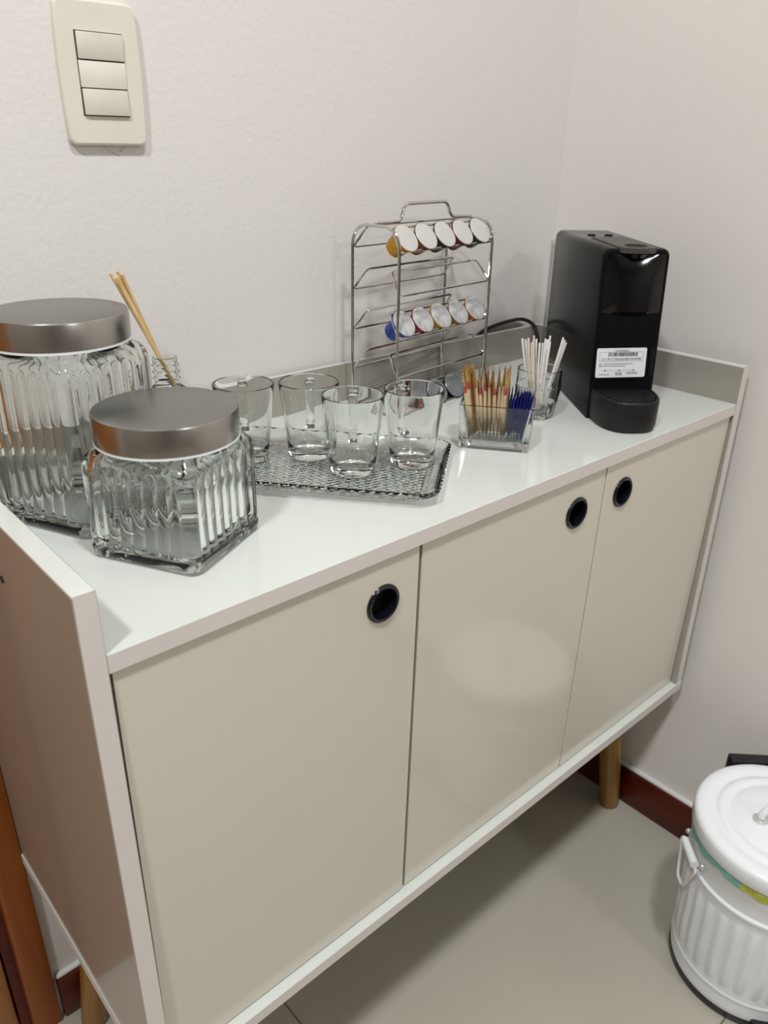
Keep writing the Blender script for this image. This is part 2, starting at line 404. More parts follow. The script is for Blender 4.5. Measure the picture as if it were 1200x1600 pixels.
# screw cap on the outer side of the near panel
b = bmesh.new(); lathe(b, [(0, 0.0), (0.0032, 0.0), (0.0032, 0.001), (0.0016, 0.0012), (0.0014, -0.0005), (0, -0.0005)], 16)
bmesh.ops.rotate(b, verts=b.verts, cent=(0, 0, 0), matrix=Matrix.Rotation(-pi / 2, 3, 'Y'))
o = obj('screw', b, 'screw', sl); o.location = (-tp, 0.1605, 0.798)
# doors with round finger pulls
LEAN = 0.0142
def door(x0, x1, pull, yf):
    z0, z1 = zt + 0.0022, T - 0.0162 - 0.002
    px, pz, R = pull[0], pull[1], 0.0168
    bm = bmesh.new()
    # front face with a round hole, back face, sides: ring of outer rect matched to circle
    n = 48
    def rectpt(a):
        dx, dz = cos(a), sin(a)
        s = 1e9
        if dx > 1e-9: s = min(s, (x1 - px) / dx)
        if dx < -1e-9: s = min(s, (x0 - px) / dx)
        if dz > 1e-9: s = min(s, (z1 - pz) / dz)
        if dz < -1e-9: s = min(s, (z0 - pz) / dz)
        return (px + dx * s, pz + dz * s)
    angs = [2 * pi * i / n for i in range(n)] + [math.atan2(zz - pz, xx - px) % (2 * pi) for xx in (x0, x1) for zz in (z0, z1)]
    angs = sorted(set(angs)); n = len(angs)
    rings = []
    for (kind, y) in (('c', yf + 0.015), ('c', yf), ('r', yf), ('r', yf + 0.015)):
        ring = []
        for a in angs:
            if kind == 'c': ring.append((px + R * cos(a), y, pz + R * sin(a)))
            else:
                q = rectpt(a); ring.append((q[0], y, q[1]))
        rings.append(ring)
    skin(bm, rings, closed=True)
    for v in bm.verts: v.co.y += (z1 - v.co.z) * LEAN
    d = obj('door', bm, 'door', sb, ang=25)
    b = bmesh.new()
    lathe(b, [(0.0150, 0.0), (0.0155, 0.0022), (0.0175, 0.0030), (0.0192, 0.0018), (0.0196, 0.0), (0.0166, 0.0), (0.0166, -0.006), (0.0150, -0.006)], 44, closed=True)
    bmesh.ops.rotate(b, verts=b.verts, cent=(0, 0, 0), matrix=Matrix.Rotation(pi / 2, 3, 'X'))
    o = obj('finger_pull', b, 'pull', d); o.location = (px, yf + (z1 - pz) * LEAN, pz)
    b = bmesh.new()
    lathe(b, [(0.0152, -0.001), (0.0152, -0.0125), (0.0, -0.0125), (0.0, -0.0135), (0.0162, -0.0135), (0.0162, -0.001)], 44)
    bmesh.ops.rotate(b, verts=b.verts, cent=(0, 0, 0), matrix=Matrix.Rotation(pi / 2, 3, 'X'))
    o = obj('pull_cup', b, 'pullin', d); o.location = (px, yf + (z1 - pz) * LEAN, pz)
    return d
door(0.0030, 0.3015, (0.2572, 0.7400), 0.0034)
door(0.3065, 0.6065, (0.5560, 0.7415), 0.0042)
door(0.6082, 0.9075, (0.6495, 0.7420), 0.0038)
# four splayed tapered legs with mounting plates
for (lx, ly, fx, fy) in ((0.872, 0.094, 0.9125, 0.078), (0.862, 0.30, 0.9035, 0.325), (0.05, 0.06, 0.012, 0.046), (0.05, 0.30, 0.016, 0.325)):
    b = bmesh.new()
    tube(b, [(fx, fy, 0.0), (fx + (lx - fx) * 0.03, fy + (ly - fy) * 0.03, 0.009), (lx, ly, zb - 0.004)], lambda t: 0.0135 + 0.0082 * t, 20)
    for v in b.verts:
        if v.co.z < 0.004: v.co.z = 0.0
    leg = obj('leg', b, 'legwood', sb)
    b = bmesh.new(); lathe(b, [(0, 0), (0.026, 0), (0.026, 0.004), (0, 0.004)], 24, lx, ly, zb - 0.004)
    obj('mounting_plate', b, 'binblack', leg)

# ------------------------------------------------------------------ light switch plate
sw = thing('light_switch', 'ivory wall plate with three stacked rectangular switch modules', 'light switch', (0.2085, YB, 1.1766), 0)
b = bmesh.new()
pts = []
hw, hh = 0.0385, 0.0605
for k in range(40):   # plate with slightly bowed sides
    pass
def bowed(hw, hh, r, bow):
    out = []
    for p in rrect(hw, hh, r, 5, 8):
        x, y = p
        x += math.copysign(bow * (1 - (y / hh) ** 2), x) if abs(x) > hw * 0.6 else 0
        out.append((x, y))
    return out
rings = []
for (sc, dy) in ((1.0, 0.0), (1.0, 0.0045), (0.99, 0.0066), (0.965, 0.0074)):
    rings.append([(p[0] * sc, -dy, p[1] * sc) for p in bowed(hw, hh, 0.006, 0.0022)])
skin(b, rings)
# dark sheet just proud of the plate, painted-in shade around the modules
pl = obj('cover_plate', b, 'switch', sw, ang=12)
obj('gap_shade_sheet', boxbm(-0.0232, 0.0232, -0.0078, -0.0070, -0.0352, 0.0352), 'gap_shade', sw)
o = obj('rocker', boxbm(-0.0222, 0.0222, -0.0098, -0.0072, 0.0124, 0.0345, bevel=0.0006), 'rocker', sw); o.rotation_euler = (radians(1.2), 0, 0)
obj('blank_module', boxbm(-0.0226, 0.0230, -0.0090, -0.0072, -0.0112, 0.0112, bevel=0.0005), 'switchw', sw)
o = obj('rocker', boxbm(-0.0222, 0.0222, -0.0098, -0.0072, -0.0345, -0.0124, bevel=0.0006), 'rocker', sw); o.rotation_euler = (radians(-1.2), 0, 0)
b = bmesh.new(); tube(b, fillet([(-0.004, -0.001, -0.0615), (0.004, -0.0012, -0.0665), (0.012, -0.001, -0.068), (0.016, -0.001, -0.063)], 0.004), 0.0006, 6)
obj('paint_drip', b, 'caulk', sw)

# ------------------------------------------------------------------ ribbed square jars
def jar(name, label, c, rotz, half, H, lid_r, lid_h, lid_top, nf):
    j = thing(name, label, 'jar', (c[0], c[1], T), rotz)
    NS = nf * 8
    def ring(hs, r, rib, circ, z, rc):
        out = []
        ncor = 8; k4 = ((1, 1), (-1, 1), (-1, -1), (1, -1))
        for k, (sx, sy) in enumerate(k4):
            cx, cy = sx * (hs - r), sy * (hs - r)
            for i in range(ncor):
                a = k * pi / 2 + pi / 2 * i / ncor
                out.append((cx + r * cos(a), cy + r * sin(a)))
            a2 = (k + 1) * pi / 2; nx, ny = cos(a2), sin(a2)
            p0 = (cx + r * nx, cy + r * ny); k2 = (k + 1) % 4
            p1 = (k4[k2][0] * (hs - r) + r * nx, k4[k2][1] * (hs - r) + r * ny)
            for i in range(NS):
                u = i / NS
                d = rib * (abs(sin(pi * nf * u)) ** 0.8 - 1.0)
                out.append((p0[0] + (p1[0] - p0[0]) * u + nx * d, p0[1] + (p1[1] - p0[1]) * u + ny * d))
        res = []
        for (x, y) in out:
            a = math.atan2(y, x)
            res.append((x * (1 - circ) + rc * cos(a) * circ, y * (1 - circ) + rc * sin(a) * circ, z))
        return res
    rn = lid_r - 0.008
    sh = H                              # shoulder height
    out = [(half - 0.014, 0.009, 0, 0, 0.0030), (half - 0.009, 0.009, 0, 0, 0.0022), (half - 0.006, 0.010, 0, 0, 0.0004), (half - 0.003, 0.010, 0, 0, 0.0003), (half, 0.011, 0, 0, 0.003), (half + 0.0005, 0.011, 0, 0, 0.009), (half - 0.0008, 0.011, 0, 0, 0.012),
           (half - 0.0002, 0.011, 0.0002, 0, 0.0135), (half, 0.011, 0.0014, 0, 0.0165), (half, 0.011, 0.0017, 0, 0.022)]
    for k in range(1, 6): out.append((half, 0.011, 0.0017, 0, 0.022 + (sh - 0.032 - 0.022) * k / 6))
    out += [(half, 0.011, 0.0017, 0, sh - 0.026), (half, 0.011, 0.0016, 0, sh - 0.019), (half, 0.012, 0.0004, 0.0, sh - 0.015), (half - 0.001, 0.013, 0, 0, sh - 0.011),
            (half - 0.004, 0.014, 0, 0.04, sh - 0.006), (half - 0.008, 0.016, 0, 0.25, sh - 0.0025), (half - 0.010, 0.018, 0, 0.7, sh), (half, 0.02, 0, 1, sh + 0.0015), (half, 0.02, 0, 1, lid_top - 0.004)]
    inn = [(half, 0.02, 0, 1, lid_top - 0.004, -0.003), (half, 0.02, 0, 1, sh, -0.003), (half - 0.012, 0.018, 0, 0.6, sh - 0.003, -0.002), (half - 0.007, 0.012, 0, 0.05, sh - 0.012, 0), (half - 0.0055, 0.01, 0, 0, sh - 0.022, 0), (half - 0.0055, 0.01, 0, 0, 0.022, 0), (half - 0.007, 0.01, 0, 0, 0.014, 0), (half - 0.013, 0.01, 0, 0, 0.0115, 0)]
    rings = [ring(h, r, rb, cc, z, rn) for (h, r, rb, cc, z) in out] + [ring(h, r, rb, cc, z, rn + dr_) for (h, r, rb, cc, z, dr_) in inn]
    b = bmesh.new(); skin(b, rings)
    obj('glass_body', b, 'glass', j, ang=50)
    zl = lid_top - lid_h
    b = bmesh.new()
    lathe(b, [(rn - 0.006, lid_top - 0.0012), (lid_r - 0.0012, lid_top - 0.0012), (lid_r - 0.001, zl + 0.0004), (lid_r, zl), (lid_r + 0.0003, lid_top - 0.0022), (lid_r - 0.0006, lid_top - 0.0006), (lid_r - 0.0022, lid_top), (0, lid_top + 0.0002)], 96)
    ld = obj('lid', b, 'steel', j, ang=40)
    ld.data.materials.append(M['lidtop'])
    for p in ld.data.polygons:
        if p.normal.z > 0.9: p.material_index = 1
    b = bmesh.new(); lathe(b, [(rn + 0.0005, zl - 0.0020), (lid_r + 0.0002, zl - 0.0020), (lid_r + 0.0002, zl - 0.0002), (rn + 0.0005, zl - 0.0002)], 96, closed=True)
    obj('gasket', b, 'gasket', j)
    return j
jar('square_glass_jar', 'short square ribbed glass jar with brushed steel lid, in front of taller jar', (0.1214, 0.1228), radians(27.5), 0.0535, 0.0985, 0.0588, 0.0235, 0.1225, 7)
jar('square_glass_jar', 'tall square ribbed glass jar with brushed steel lid beside reed diffuser', (0.0875, 0.240), radians(24), 0.0545, 0.160, 0.0595, 0.0235, 0.1860, 7)

# ------------------------------------------------------------------ reed diffuser
bt = thing('diffuser_bottle', 'small clear glass reed diffuser bottle with threaded neck behind jars', 'bottle', (0.2150, 0.305, T))
b = bmesh.new()
lathe(b, [(0, 0), (0.026, 0), (0.029, 0.003), (0.029, 0.062), (0.026, 0.074), (0.016, 0.082), (0.0125, 0.085), (0.0125, 0.089), (0.0142, 0.091), (0.0125, 0.0935), (0.0125, 0.096), (0.0142, 0.098), (0.0125, 0.1005), (0.0125, 0.103), (0.0142, 0.105), (0.0125, 0.108), (0.0128, 0.113), (0.0105, 0.1135), (0.0102, 0.09), (0.0135, 0.08), (0.024, 0.071), (0.0262, 0.06), (0.0262, 0.006), (0, 0.006)], 40)
obj('glass_body', b, 'mugglass', bt, ang=50)
b = bmesh.new(); lathe(b, [(0, 0.0065), (0.0257, 0.0065), (0.0257, 0.030), (0, 0.030)], 32); obj('oil', b, 'amber', bt)
ends = [(-0.0455, 0.006, 0.2045), (-0.0435, -0.001, 0.201), (-0.040, 0.003, 0.2015), (-0.0372, 0.008, 0.2055), (-0.0355, 0.002, 0.2035)]
for k, (ex, ey, ez) in enumerate(ends):
    top = Vector((0.2150 + ex + 0.001, 0.305 + ey, T + ez - 0.004))
    base = Vector((0.2150 - 0.0072 + 0.0012 * k, 0.305 + (k - 2) * 0.0028, T + 0.1118))
    d = (top - base).normalized(); bot = base - d * 0.062
    b = bmesh.new(); tube(b, [bot, base, top], 0.0017, 8)
    tag(obj('reed_stick', b, 'stick', None), 'pale wooden reed stick leaning out of the diffuser bottle', 'reed stick', 'reeds in the diffuser bottle')

# ------------------------------------------------------------------ pressed glass tray
ta = radians(39.2)
ux, uy = Vector((-sin(ta), cos(ta), 0)), Vector((cos(ta), sin(ta), 0))
corner = Vector((0.3385, 0.0180, T)); TL, TD = 0.262, 0.162
tc_ = corner + ux * TL / 2 + uy * TD / 2
tr = thing('glass_tray', 'rectangular pressed glass tray with diamond pattern under the mugs', 'tray', tc_, ta + pi / 2)
# local x along ux (long), local y = -uy
b = bmesh.new()
NP = 26
def tring(hx, hy, r, z): return [(p.x, p.y, z) for p in rrect(hx, hy, r, 10, NP)]
hx, hy = TL / 2, TD / 2
def wob(ring, amp, ph):
    out = []
    n = len(ring)
    for i, (x, y, z) in enumerate(ring):
        k = amp * (1 if (i + ph) % 2 else -1)
        l = math.hypot(x, y); out.append((x + x / l * k, y + y / l * k, z + k * 0.4))
    return out
rings = [tring(hx - 0.020, hy - 0.020, 0.012, 0.0004), wob(tring(hx - 0.015, hy - 0.015, 0.014, 0.0018), 0.0010, 0), wob(tring(hx - 0.011, hy - 0.011, 0.015, 0.0045), 0.0013, 1),
         wob(tring(hx - 0.007, hy - 0.007, 0.016, 0.0075), 0.0013, 0), wob(tring(hx - 0.003, hy - 0.003, 0.017, 0.0105), 0.0014, 1), wob(tring(hx, hy, 0.018, 0.0145), 0.0013, 0),
         tring(hx - 0.0012, hy - 0.0012, 0.017, 0.0165), tring(hx - 0.003, hy - 0.003, 0.016, 0.0160), tring(hx - 0.015, hy - 0.015, 0.013, 0.0066), tring(hx - 0.019, hy - 0.019, 0.012, 0.0055)]
skin(b, rings, (False, False))
# floor of the tray: flat top, diamond relief below
top_in = rings[-1]; bot_in = rings[0]
vsr = list(b.verts); n = len(top_in)
bv = vsr[:n]; tv = vsr[-n:]
NX, NY = 84, 50
gx, gy = hx - 0.0215, hy - 0.0215
def relief(x, y):
    p = 0.0098
    u = (x + y * 1.3) / p; w = (x - y * 1.3) / p
    return 0.0024 * (abs(u - round(u)) + abs(w - round(w)))
gt = [[b.verts.new((-gx + 2 * gx * i / NX, -gy + 2 * gy * j / NY, 0.0055)) for j in range(NY + 1)] for i in range(NX + 1)]
gb = [[b.verts.new((-gx + 2 * gx * i / NX, -gy + 2 * gy * j / NY, 0.0004 + relief(-gx + 2 * gx * i / NX, -gy + 2 * gy * j / NY))) for j in range(NY + 1)] for i in range(NX + 1)]
for i in range(NX):
    for j in range(NY):
        b.faces.new((gt[i][j], gt[i + 1][j], gt[i + 1][j + 1], gt[i][j + 1]))
        b.faces.new((gb[i][j], gb[i][j + 1], gb[i + 1][j + 1], gb[i + 1][j]))
def loopof(g): return [g[NX][j] for j in range(NY // 2, NY + 1)] + [g[i][NY] for i in range(NX - 1, -1, -1)] + [g[0][j] for j in range(NY - 1, -1, -1)] + [g[i][0] for i in range(1, NX + 1)] + [g[NX][j] for j in range(1, NY // 2)]
def bridge(a, c):
    ea = [e for e in {e for v in a for e in v.link_edges} if e.is_boundary]; ec = [e for e in {e for v in c for e in v.link_edges} if e.is_boundary]
    bmesh.ops.bridge_loops(b, edges=list(set(ea + ec)))
bridge(tv, loopof(gt)); bridge(bv, loopof(gb))
obj('tray_body', b, 'trayglass', tr, ang=18)

# ------------------------------------------------------------------ glass mugs
TZ = T + 0.0056
def make_mug():
    m = thing('glass_mug', 'clear glass mug', 'mug')
    b = bmesh.new(); HM = 0.0835
    prof = [(0, 0.0012), (0.017, 0.0012), (0.0195, 0.0), (0.0218, 0.0005), (0.0232, 0.0025), (0.0238, 0.006)]
    prof += [(0.0238 + (0.0326 - 0.0238) * k / 8, 0.006 + (HM - 0.0075) * k / 8) for k in range(1, 8)]
    prof += [(0.0325, HM - 0.002), (0.0324, HM - 0.0006), (0.0315, HM), (0.0304, HM - 0.0006), (0.0301, HM - 0.003)]
    prof += [(0.0301 - (0.0301 - 0.0216) * k / 8, HM - 0.003 - (HM - 0.014) * k / 8) for k in range(1, 9)]
    prof += [(0.0195, 0.0088), (0.012, 0.0078), (0, 0.0076)]
    lathe(b, prof, 64)
    obj('cup', b, 'mugglass', m, ang=50)
    b = bmesh.new()
    path = fillet([(0.0298, 0, 0.073), (0.0525, 0, 0.073), (0.0500, 0, 0.026), (0.0262, 0, 0.024)], 0.010, 6)
    P = [Vector(p) for p in path]; rings = []
    for i, q in enumerate(P):
        t = (P[min(i + 1, len(P) - 1)] - P[max(i - 1, 0)]).normalized(); nn = Vector((-t.z, 0, t.x)); y = Vector((0, 1, 0))
        rings.append([q + nn * (0.0028 * cx) + y * (0.0052 * cy) for cx, cy in ((1, 0.6), (0.6, 1), (-0.6, 1), (-1, 0.6), (-1, -0.6), (-0.6, -1), (0.6, -1), (1, -0.6))])
    skin(b, rings)
    obj('handle', b, 'mugglass', m, ang=45)
    return m
mug0 = make_mug()
mugs = [(0.2700, 0.2430, 60, 'clear glass mug at the tray end hidden partly by the short jar'),
        (0.3285, 0.2065, 52, 'clear glass mug standing on the tray nearest the sideboard back'),
        (0.3345, 0.1400, 50, 'clear glass mug on the middle of the tray front edge'),
        (0.3995, 0.1180, 66, 'clear glass mug on the tray corner next to the sachet box')]
for i, (x, y, a, lb) in enumerate(mugs):
    m = mug0 if i == 0 else copy_tree(mug0)
    m.location = (x, y, TZ); m.rotation_euler = (0, 0, radians(a)); tag(m, lb, 'mug', 'glass mugs on the tray')

# ------------------------------------------------------------------ capsule rack
ra = 0.11376; RW, RD = 0.1903, 0.0763
rk = thing('capsule_rack', 'chrome wire coffee capsule rack with top handle and sloped shelves', 'rack', (0.4980, 0.2513, T), ra)
zs = [0.2035 - 0.0504 * k for k in range(5)]
for x in (0.0, RW):   # the two arched side frames
    b = bmesh.new()
    path = fillet([(x, 0, 0), (x, 0, 0.231), (x, RD, 0.231), (x, RD, 0)], 0.028, 10)
    tube(b, path, 0.0020, 10)
    obj('side_frame', b, 'chrome', rk)
b = bmesh.new()
yc = RD / 2; mx = RW / 2
path = fillet([(0, yc, 0.2330), (mx - 0.050, yc, 0.2330), (mx - 0.042, yc, 0.2535), (mx + 0.042, yc, 0.2535), (mx + 0.052, yc, 0.2345), (RW, yc, 0.2330)], 0.008, 6)
tube(b, path, 0.0022, 10); obj('handle', b, 'chrome', rk)
for z in zs:
    for s in (0, 1):
        b = bmesh.new()
        yo = 0.0 if s == 0 else RD; yi = 0.0188 if s == 0 else RD - 0.0188
        path = fillet([(0.0015, yo, z), (RW - 0.0015, yo, z), (RW - 0.007, yi, z + 0.0257), (0.007, yi, z + 0.0257)], 0.006, 5, closed=True)
        tube(b, path, 0.0014, 8, closed=True); obj('shelf_wire', b, 'chrome', rk)
# bottom cross wires
for x in (0.0, RW):
    b = bmesh.new(); tube(b, [(x, 0, 0.0022), (x, RD, 0.0022)], 0.0014, 8); obj('base_wire', b, 'chrome', rk)
# capsules
tilt = math.atan2(0.0257, 0.0188)   # slope of the shelf plane above horizontal
rot = Matrix.Rotation(ra, 4, 'Z')
def capsule(shelf, idx, colr, foil, label, grp):
    c = thing('coffee_capsule', label, 'capsule', (0, 0, 0), 0, grp)
    b = bmesh.new()
    lathe(b, [(0, -0.0275), (0.0075, -0.0272), (0.0112, -0.0250), (0.0122, -0.0225), (0.0148, -0.0020), (0.0150, -0.0012), (0.0184, -0.0012), (0.0185, -0.0006), (0.0182, 0.0001), (0.0165, 0.0001), (0, 0.0001)], 28)
    obj('body', b, 'cap_' + colr, c)
    b = bmesh.new()
    lathe(b, [(0.0176, 0.0002), (0.0172, 0.0007), (0.013, 0.0010), (0.006, 0.0013), (0, 0.0013)], 28)
    obj('foil_lid', b, foil, c)
    z = zs[shelf]
    mid = Vector((0.0015 + (RW - 0.003) * (idx + 0.5) / 5, 0.0094, z + 0.01285))
    nrm = Vector((0, -0.0257, 0.0188)).normalized()
    pos = mid + nrm * 0.0030
    m = Matrix.Translation(Vector((0.4980, 0.2513, T))) @ rot @ Matrix.Translation(pos) @ Matrix.Rotation(tilt, 4, 'X')
    c.matrix_world = m
    return c
ordn = ['fifth from', 'fourth from', 'middle one of', 'next to last towards', 'closest to']
top = [('gold', 'gold-bodied coffee capsule at the jar end of the top shelf'), ('brown', 'brown-bodied capsule next to the gold one on the top shelf'), ('dark', 'dark-bodied capsule in the middle of the top shelf'),
       ('redbrown', 'reddish brown capsule, second from coffee machine on the top shelf'), ('green', 'dark green capsule at the coffee machine end of the top shelf')]
for i, (c, l) in enumerate(top): capsule(0, i, c, 'foil', l, 'capsules on the top shelf')
mid_ = [('blue', 'blue-bodied capsule with dull lid at the jar end of the third shelf'), ('red', 'red-bodied capsule with dull lid next to the blue one'), ('yellow', 'yellow-bodied capsule with dull lid in the middle of the third shelf'),
        ('tan', 'tan capsule with dull lid, second from coffee machine on third shelf'), ('orange', 'orange-bodied capsule with dull lid at machine end of third shelf')]
for i, (c, l) in enumerate(mid_): capsule(2, i, c, 'foilused', l, 'capsules on the third shelf')
low = [(1, 'red', 'red-bodied capsule on the lowest rack shelf behind a mug'), (2, 'dark', 'dark-bodied capsule in the middle of the lowest rack shelf'), (3, 'black', 'black-bodied capsule with silver lid beside the sachets on lowest shelf')]
for i, c, l in low: capsule(4, i, c, 'foilsil', l, 'capsules on the lowest shelf')

# ------------------------------------------------------------------ sachet box
e = Vector((0.6025, -0.7987, 0)); nb = Vector((0.7987, 0.6025, 0))
bxa = math.atan2(e.y, e.x)
BL = Vector((0.4823, 0.1262, T))
BW, BD, BH = 0.0800, 0.052, 0.0520
bxo = thing('sachet_box', 'small square-cornered clear glass box holding sweetener sachets', 'box', BL, bxa)   # local x along e, y along nb
b = bmesh.new()
def rr(x0, x1, y0, y1, r, z): return [((x0 + x1) / 2 + p.x, (y0 + y1) / 2 + p.y, z) for p in rrect((x1 - x0) / 2, (y1 - y0) / 2, r, 4)]
skin(b, [rr(0.010, BW - 0.010, 0.010, BD - 0.010, 0.003, 0.0022), rr(0.006, BW - 0.006, 0.006, BD - 0.006, 0.003, 0.0018), rr(0.004, BW - 0.004, 0.004, BD - 0.004, 0.003, 0.0004), rr(0.002, BW - 0.002, 0.002, BD - 0.002, 0.003, 0.0003), rr(0, BW, 0, BD, 0.003, 0.003), rr(-0.0006, BW + 0.0006, -0.0006, BD + 0.0006, 0.003, 0.012), rr(-0.0015, BW + 0.003, -0.001, BD + 0.001, 0.003, BH),
         rr(0.0012, BW - 0.0002, 0.0018, BD - 0.0018, 0.003, BH + 0.0002), rr(0.0045, BW - 0.003, 0.0030, BD - 0.0030, 0.003, BH - 0.016), rr(0.008, BW - 0.0060, 0.0040, BD - 0.0040, 0.003, 0.012), rr(0.011, BW - 0.009, 0.006, BD - 0.006, 0.003, 0.0098)])
obj('glass_body', b, 'acrylic', bxo, ang=30)
def sachet_mesh(w, H, th, nser):
    b = bmesh.new(); NXs, NZ = nser * 2, 12
    for s in (1, -1):
        V = []
        for j in range(NZ + 1):
            v = j / NZ; row = []
            for i in range(NXs + 1):
                u = i / NXs
                pil = max(0.0, sin(pi * min(1, max(0, (v - 0.04) / 0.84)))) ** 0.55
                t = th * pil * max(0.0, 1 - abs(2 * u - 1) ** 3) ** 0.5 + 0.0002
                z = H * v
                if j == NZ: z += 0.0011 * (1 if i % 2 else -1)
                wv = 0.0007 * sin(u * 7 + v * 4)
                row.append(b.verts.new(((u - 0.5) * w, s * t / 2 + wv, z)))
            V.append(row)
        for j in range(NZ):
            for i in range(NXs):
                q = (V[j][i], V[j][i + 1], V[j + 1][i + 1], V[j + 1][i])
                b.faces.new(q if s > 0 else tuple(reversed(q)))
    bmesh.ops.remove_doubles(b, verts=b.verts, dist=0.00021)
    return b
def mesh_of(bm, name, m):
    o = obj(name, bm, m); return o
sx0, sx1 = 0.0145, BW - 0.019
nbrown, nblue = 10, 8
random.seed(3)
b0 = mesh_of(sachet_mesh(0.036, 0.078, 0.0052, 7), 'sugar_sachet', 'brown_sachet')
for k in range(nbrown):
    o = b0 if k == 0 else b0.copy()
    if k: COL.objects.link(o)
    x = 0.0135 + k * 0.0042
    jig = random.uniform(-0.0025, 0.0025)
    p = BL + e * x + nb * (BD / 2 + jig) + Vector((0, 0, 0.0120))
    lean = radians(-11 + 11 * k / nbrown + random.uniform(-0.8, 0.8))
    o.matrix_world = Matrix.Translation(p) @ Matrix.Rotation(bxa + pi / 2 + radians(random.uniform(-10, 10)), 4, 'Z') @ Matrix.Rotation(lean, 4, 'X') @ Matrix.Rotation(radians(random.uniform(-2.0, 2.0)), 4, 'Y')
    tag(o, 'tan paper sugar sachet standing in the clear glass box', 'sachet', 'tan sachets in the glass box')
b1 = mesh_of(sachet_mesh(0.034, 0.055, 0.0030, 7), 'sweetener_sachet', 'blue_sachet')
for k in range(nblue):
    o = b1 if k == 0 else b1.copy()
    if k: COL.objects.link(o)
    x = 0.0548 + k * 0.0023
    p = BL + e * x + nb * (BD / 2 + random.uniform(-0.002, 0.002)) + Vector((0, 0, 0.0120))
    lean = radians(1 + 10 * k / nblue + random.uniform(-0.5, 0.5))
    o.matrix_world = Matrix.Translation(p) @ Matrix.Rotation(bxa + pi / 2 + radians(random.uniform(-6, 6)), 4, 'Z') @ Matrix.Rotation(lean, 4, 'X') @ Matrix.Rotation(radians(random.uniform(-2, 2)), 4, 'Y')
    tag(o, 'short dark blue sweetener sachet standing in glass box', 'sachet', 'blue sachets in the glass box')

# ------------------------------------------------------------------ tumbler with stirrers
TX, TY = 0.6504, 0.1463
tm = thing('glass_tumbler', 'small glass tumbler with diamond cut band holding white stirrers', 'tumbler', (TX, TY, T))
b = bmesh.new(); NT = 52
rings = []
def rad(z): return 0.0205 + (0.0282 - 0.0205) * min(1, (z / 0.040)) ** 0.7
ZL = [0.0003, 0.0015, 0.004, 0.010, 0.016, 0.022] + [0.0235 + 0.0018 * k for k in range(11)] + [0.0425, 0.044, 0.050, 0.060, 0.0628]
for q, z in enumerate(ZL):
    rg = []
    for i in range(NT):
        a = 2 * pi * i / NT; r = rad(z)
        if z < 0.001: r -= 0.002
        if 0.003 < z < 0.0225: r += 0.0005 * cos(a * 12)
        if 0.023 <= z <= 0.042:
            r += 0.0012 * (1 if (i + q) % 2 else -0.4)
        if 0.0423 < z < 0.0445: r += 0.0007
        rg.append((r * cos(a), r * sin(a), z))
    rings.append(rg)
for r_, z in ((0.0272, 0.0634), (0.0262, 0.0628), (0.0258, 0.045), (0.0240, 0.022), (0.0188, 0.010), (0.014, 0.0072)):
    rings.append([(r_ * cos(2 * pi * i / NT), r_ * sin(2 * pi * i / NT), z) for i in range(NT)])
rings = [[(r_ * cos(2 * pi * i / NT), r_ * sin(2 * pi * i / NT), z) for i in range(NT)] for r_, z in ((0.010, 0.0022), (0.0155, 0.0018), (0.0168, 0.0005))] + rings
skin(b, rings); obj('glass_body', b, 'mugglass', tm, ang=12)
random.seed(11)
CR = Vector((0.745, -0.667, 0)); CF = Vector((0.67, 0.745, 0))
for k in range(22):
    if k < 19:
        u = -0.0125 + 0.0215 * k / 18; w = random.uniform(-0.012, 0.012)
        base = CR * (u * 0.62) + CF * (w * 0.6) + Vector((0, 0, 0.0085))
        topz = 0.099 + random.uniform(-0.004, 0.003)
        topp = CR * (u * 1.75 - 0.0045) + CF * (w * 1.0) + Vector((0, 0, topz))
    else:
        base = CR * (0.006 + 0.002 * (k - 19)) + CF * (-0.006 + 0.005 * (k - 19)) + Vector((0, 0, 0.0085))
        topp = CR * (0.0245 + 0.0030 * (k - 19)) + CF * (-0.004 + 0.004 * (k - 19)) + Vector((0, 0, 0.1035 - 0.004 * (k - 19)))
    o3 = Vector((TX, TY, T))
    b = bmesh.new(); tube(b, [o3 + base, o3 + topp], 0.00125, 6)
    tag(obj('coffee_stirrer', b, 'strawb' if k in (3, 5, 6, 8) else 'straw'), 'white coffee stirrer in tumbler, leaning away from the bunch towards the machine' if k >= 19 else 'cream tinted coffee stirrer among white ones in the tumbler' if k in (3, 5, 6, 8) else 'white coffee stirrer in the upright bunch in the tumbler', 'stirrer', 'stirrers in the tumbler')

# ------------------------------------------------------------------ coffee machine
ma = 0.90
mc = thing('coffee_machine', 'compact black capsule coffee machine with clear rear water tank', 'coffee machine', (0.693, 0.0968, T), ma - pi / 2)
MW, MD, MH, SLP = 0.0834, 0.243, 0.2097, 0.017
b = bmesh.new()
def sec(y_of, r, inset=0.0, zlo=0.0):   # cross-section: square at the foot, rounded at the top
    P = [(inset, zlo), (inset, 0.02)]
    for i in range(7):
        a = pi - pi / 2 * i / 6; P.append((inset + r + r * cos(a), MH - inset - r + r * sin(a)))
    for i in range(7):
        a = pi / 2 - pi / 2 * i / 6; P.append((MW - inset - r + r * cos(a), MH - inset - r + r * sin(a)))
    P += [(MW - inset, 0.02), (MW - inset, zlo)]
    return [(x, y_of(z), z) for x, z in P]
fr_ = lambda z: SLP * z / MH
skin(b, [sec(lambda z: fr_(z) + 0.002, 0.0095), sec(lambda z: fr_(z) + 0.0, 0.009, 0.0007, 0.0)][::-1] + [sec(lambda z: 0.236, 0.0095), sec(lambda z: 0.2405, 0.009, 0.0012), sec(lambda z: MD, 0.009, 0.004)])
obj('casing', b, 'blackbody', mc, ang=30)
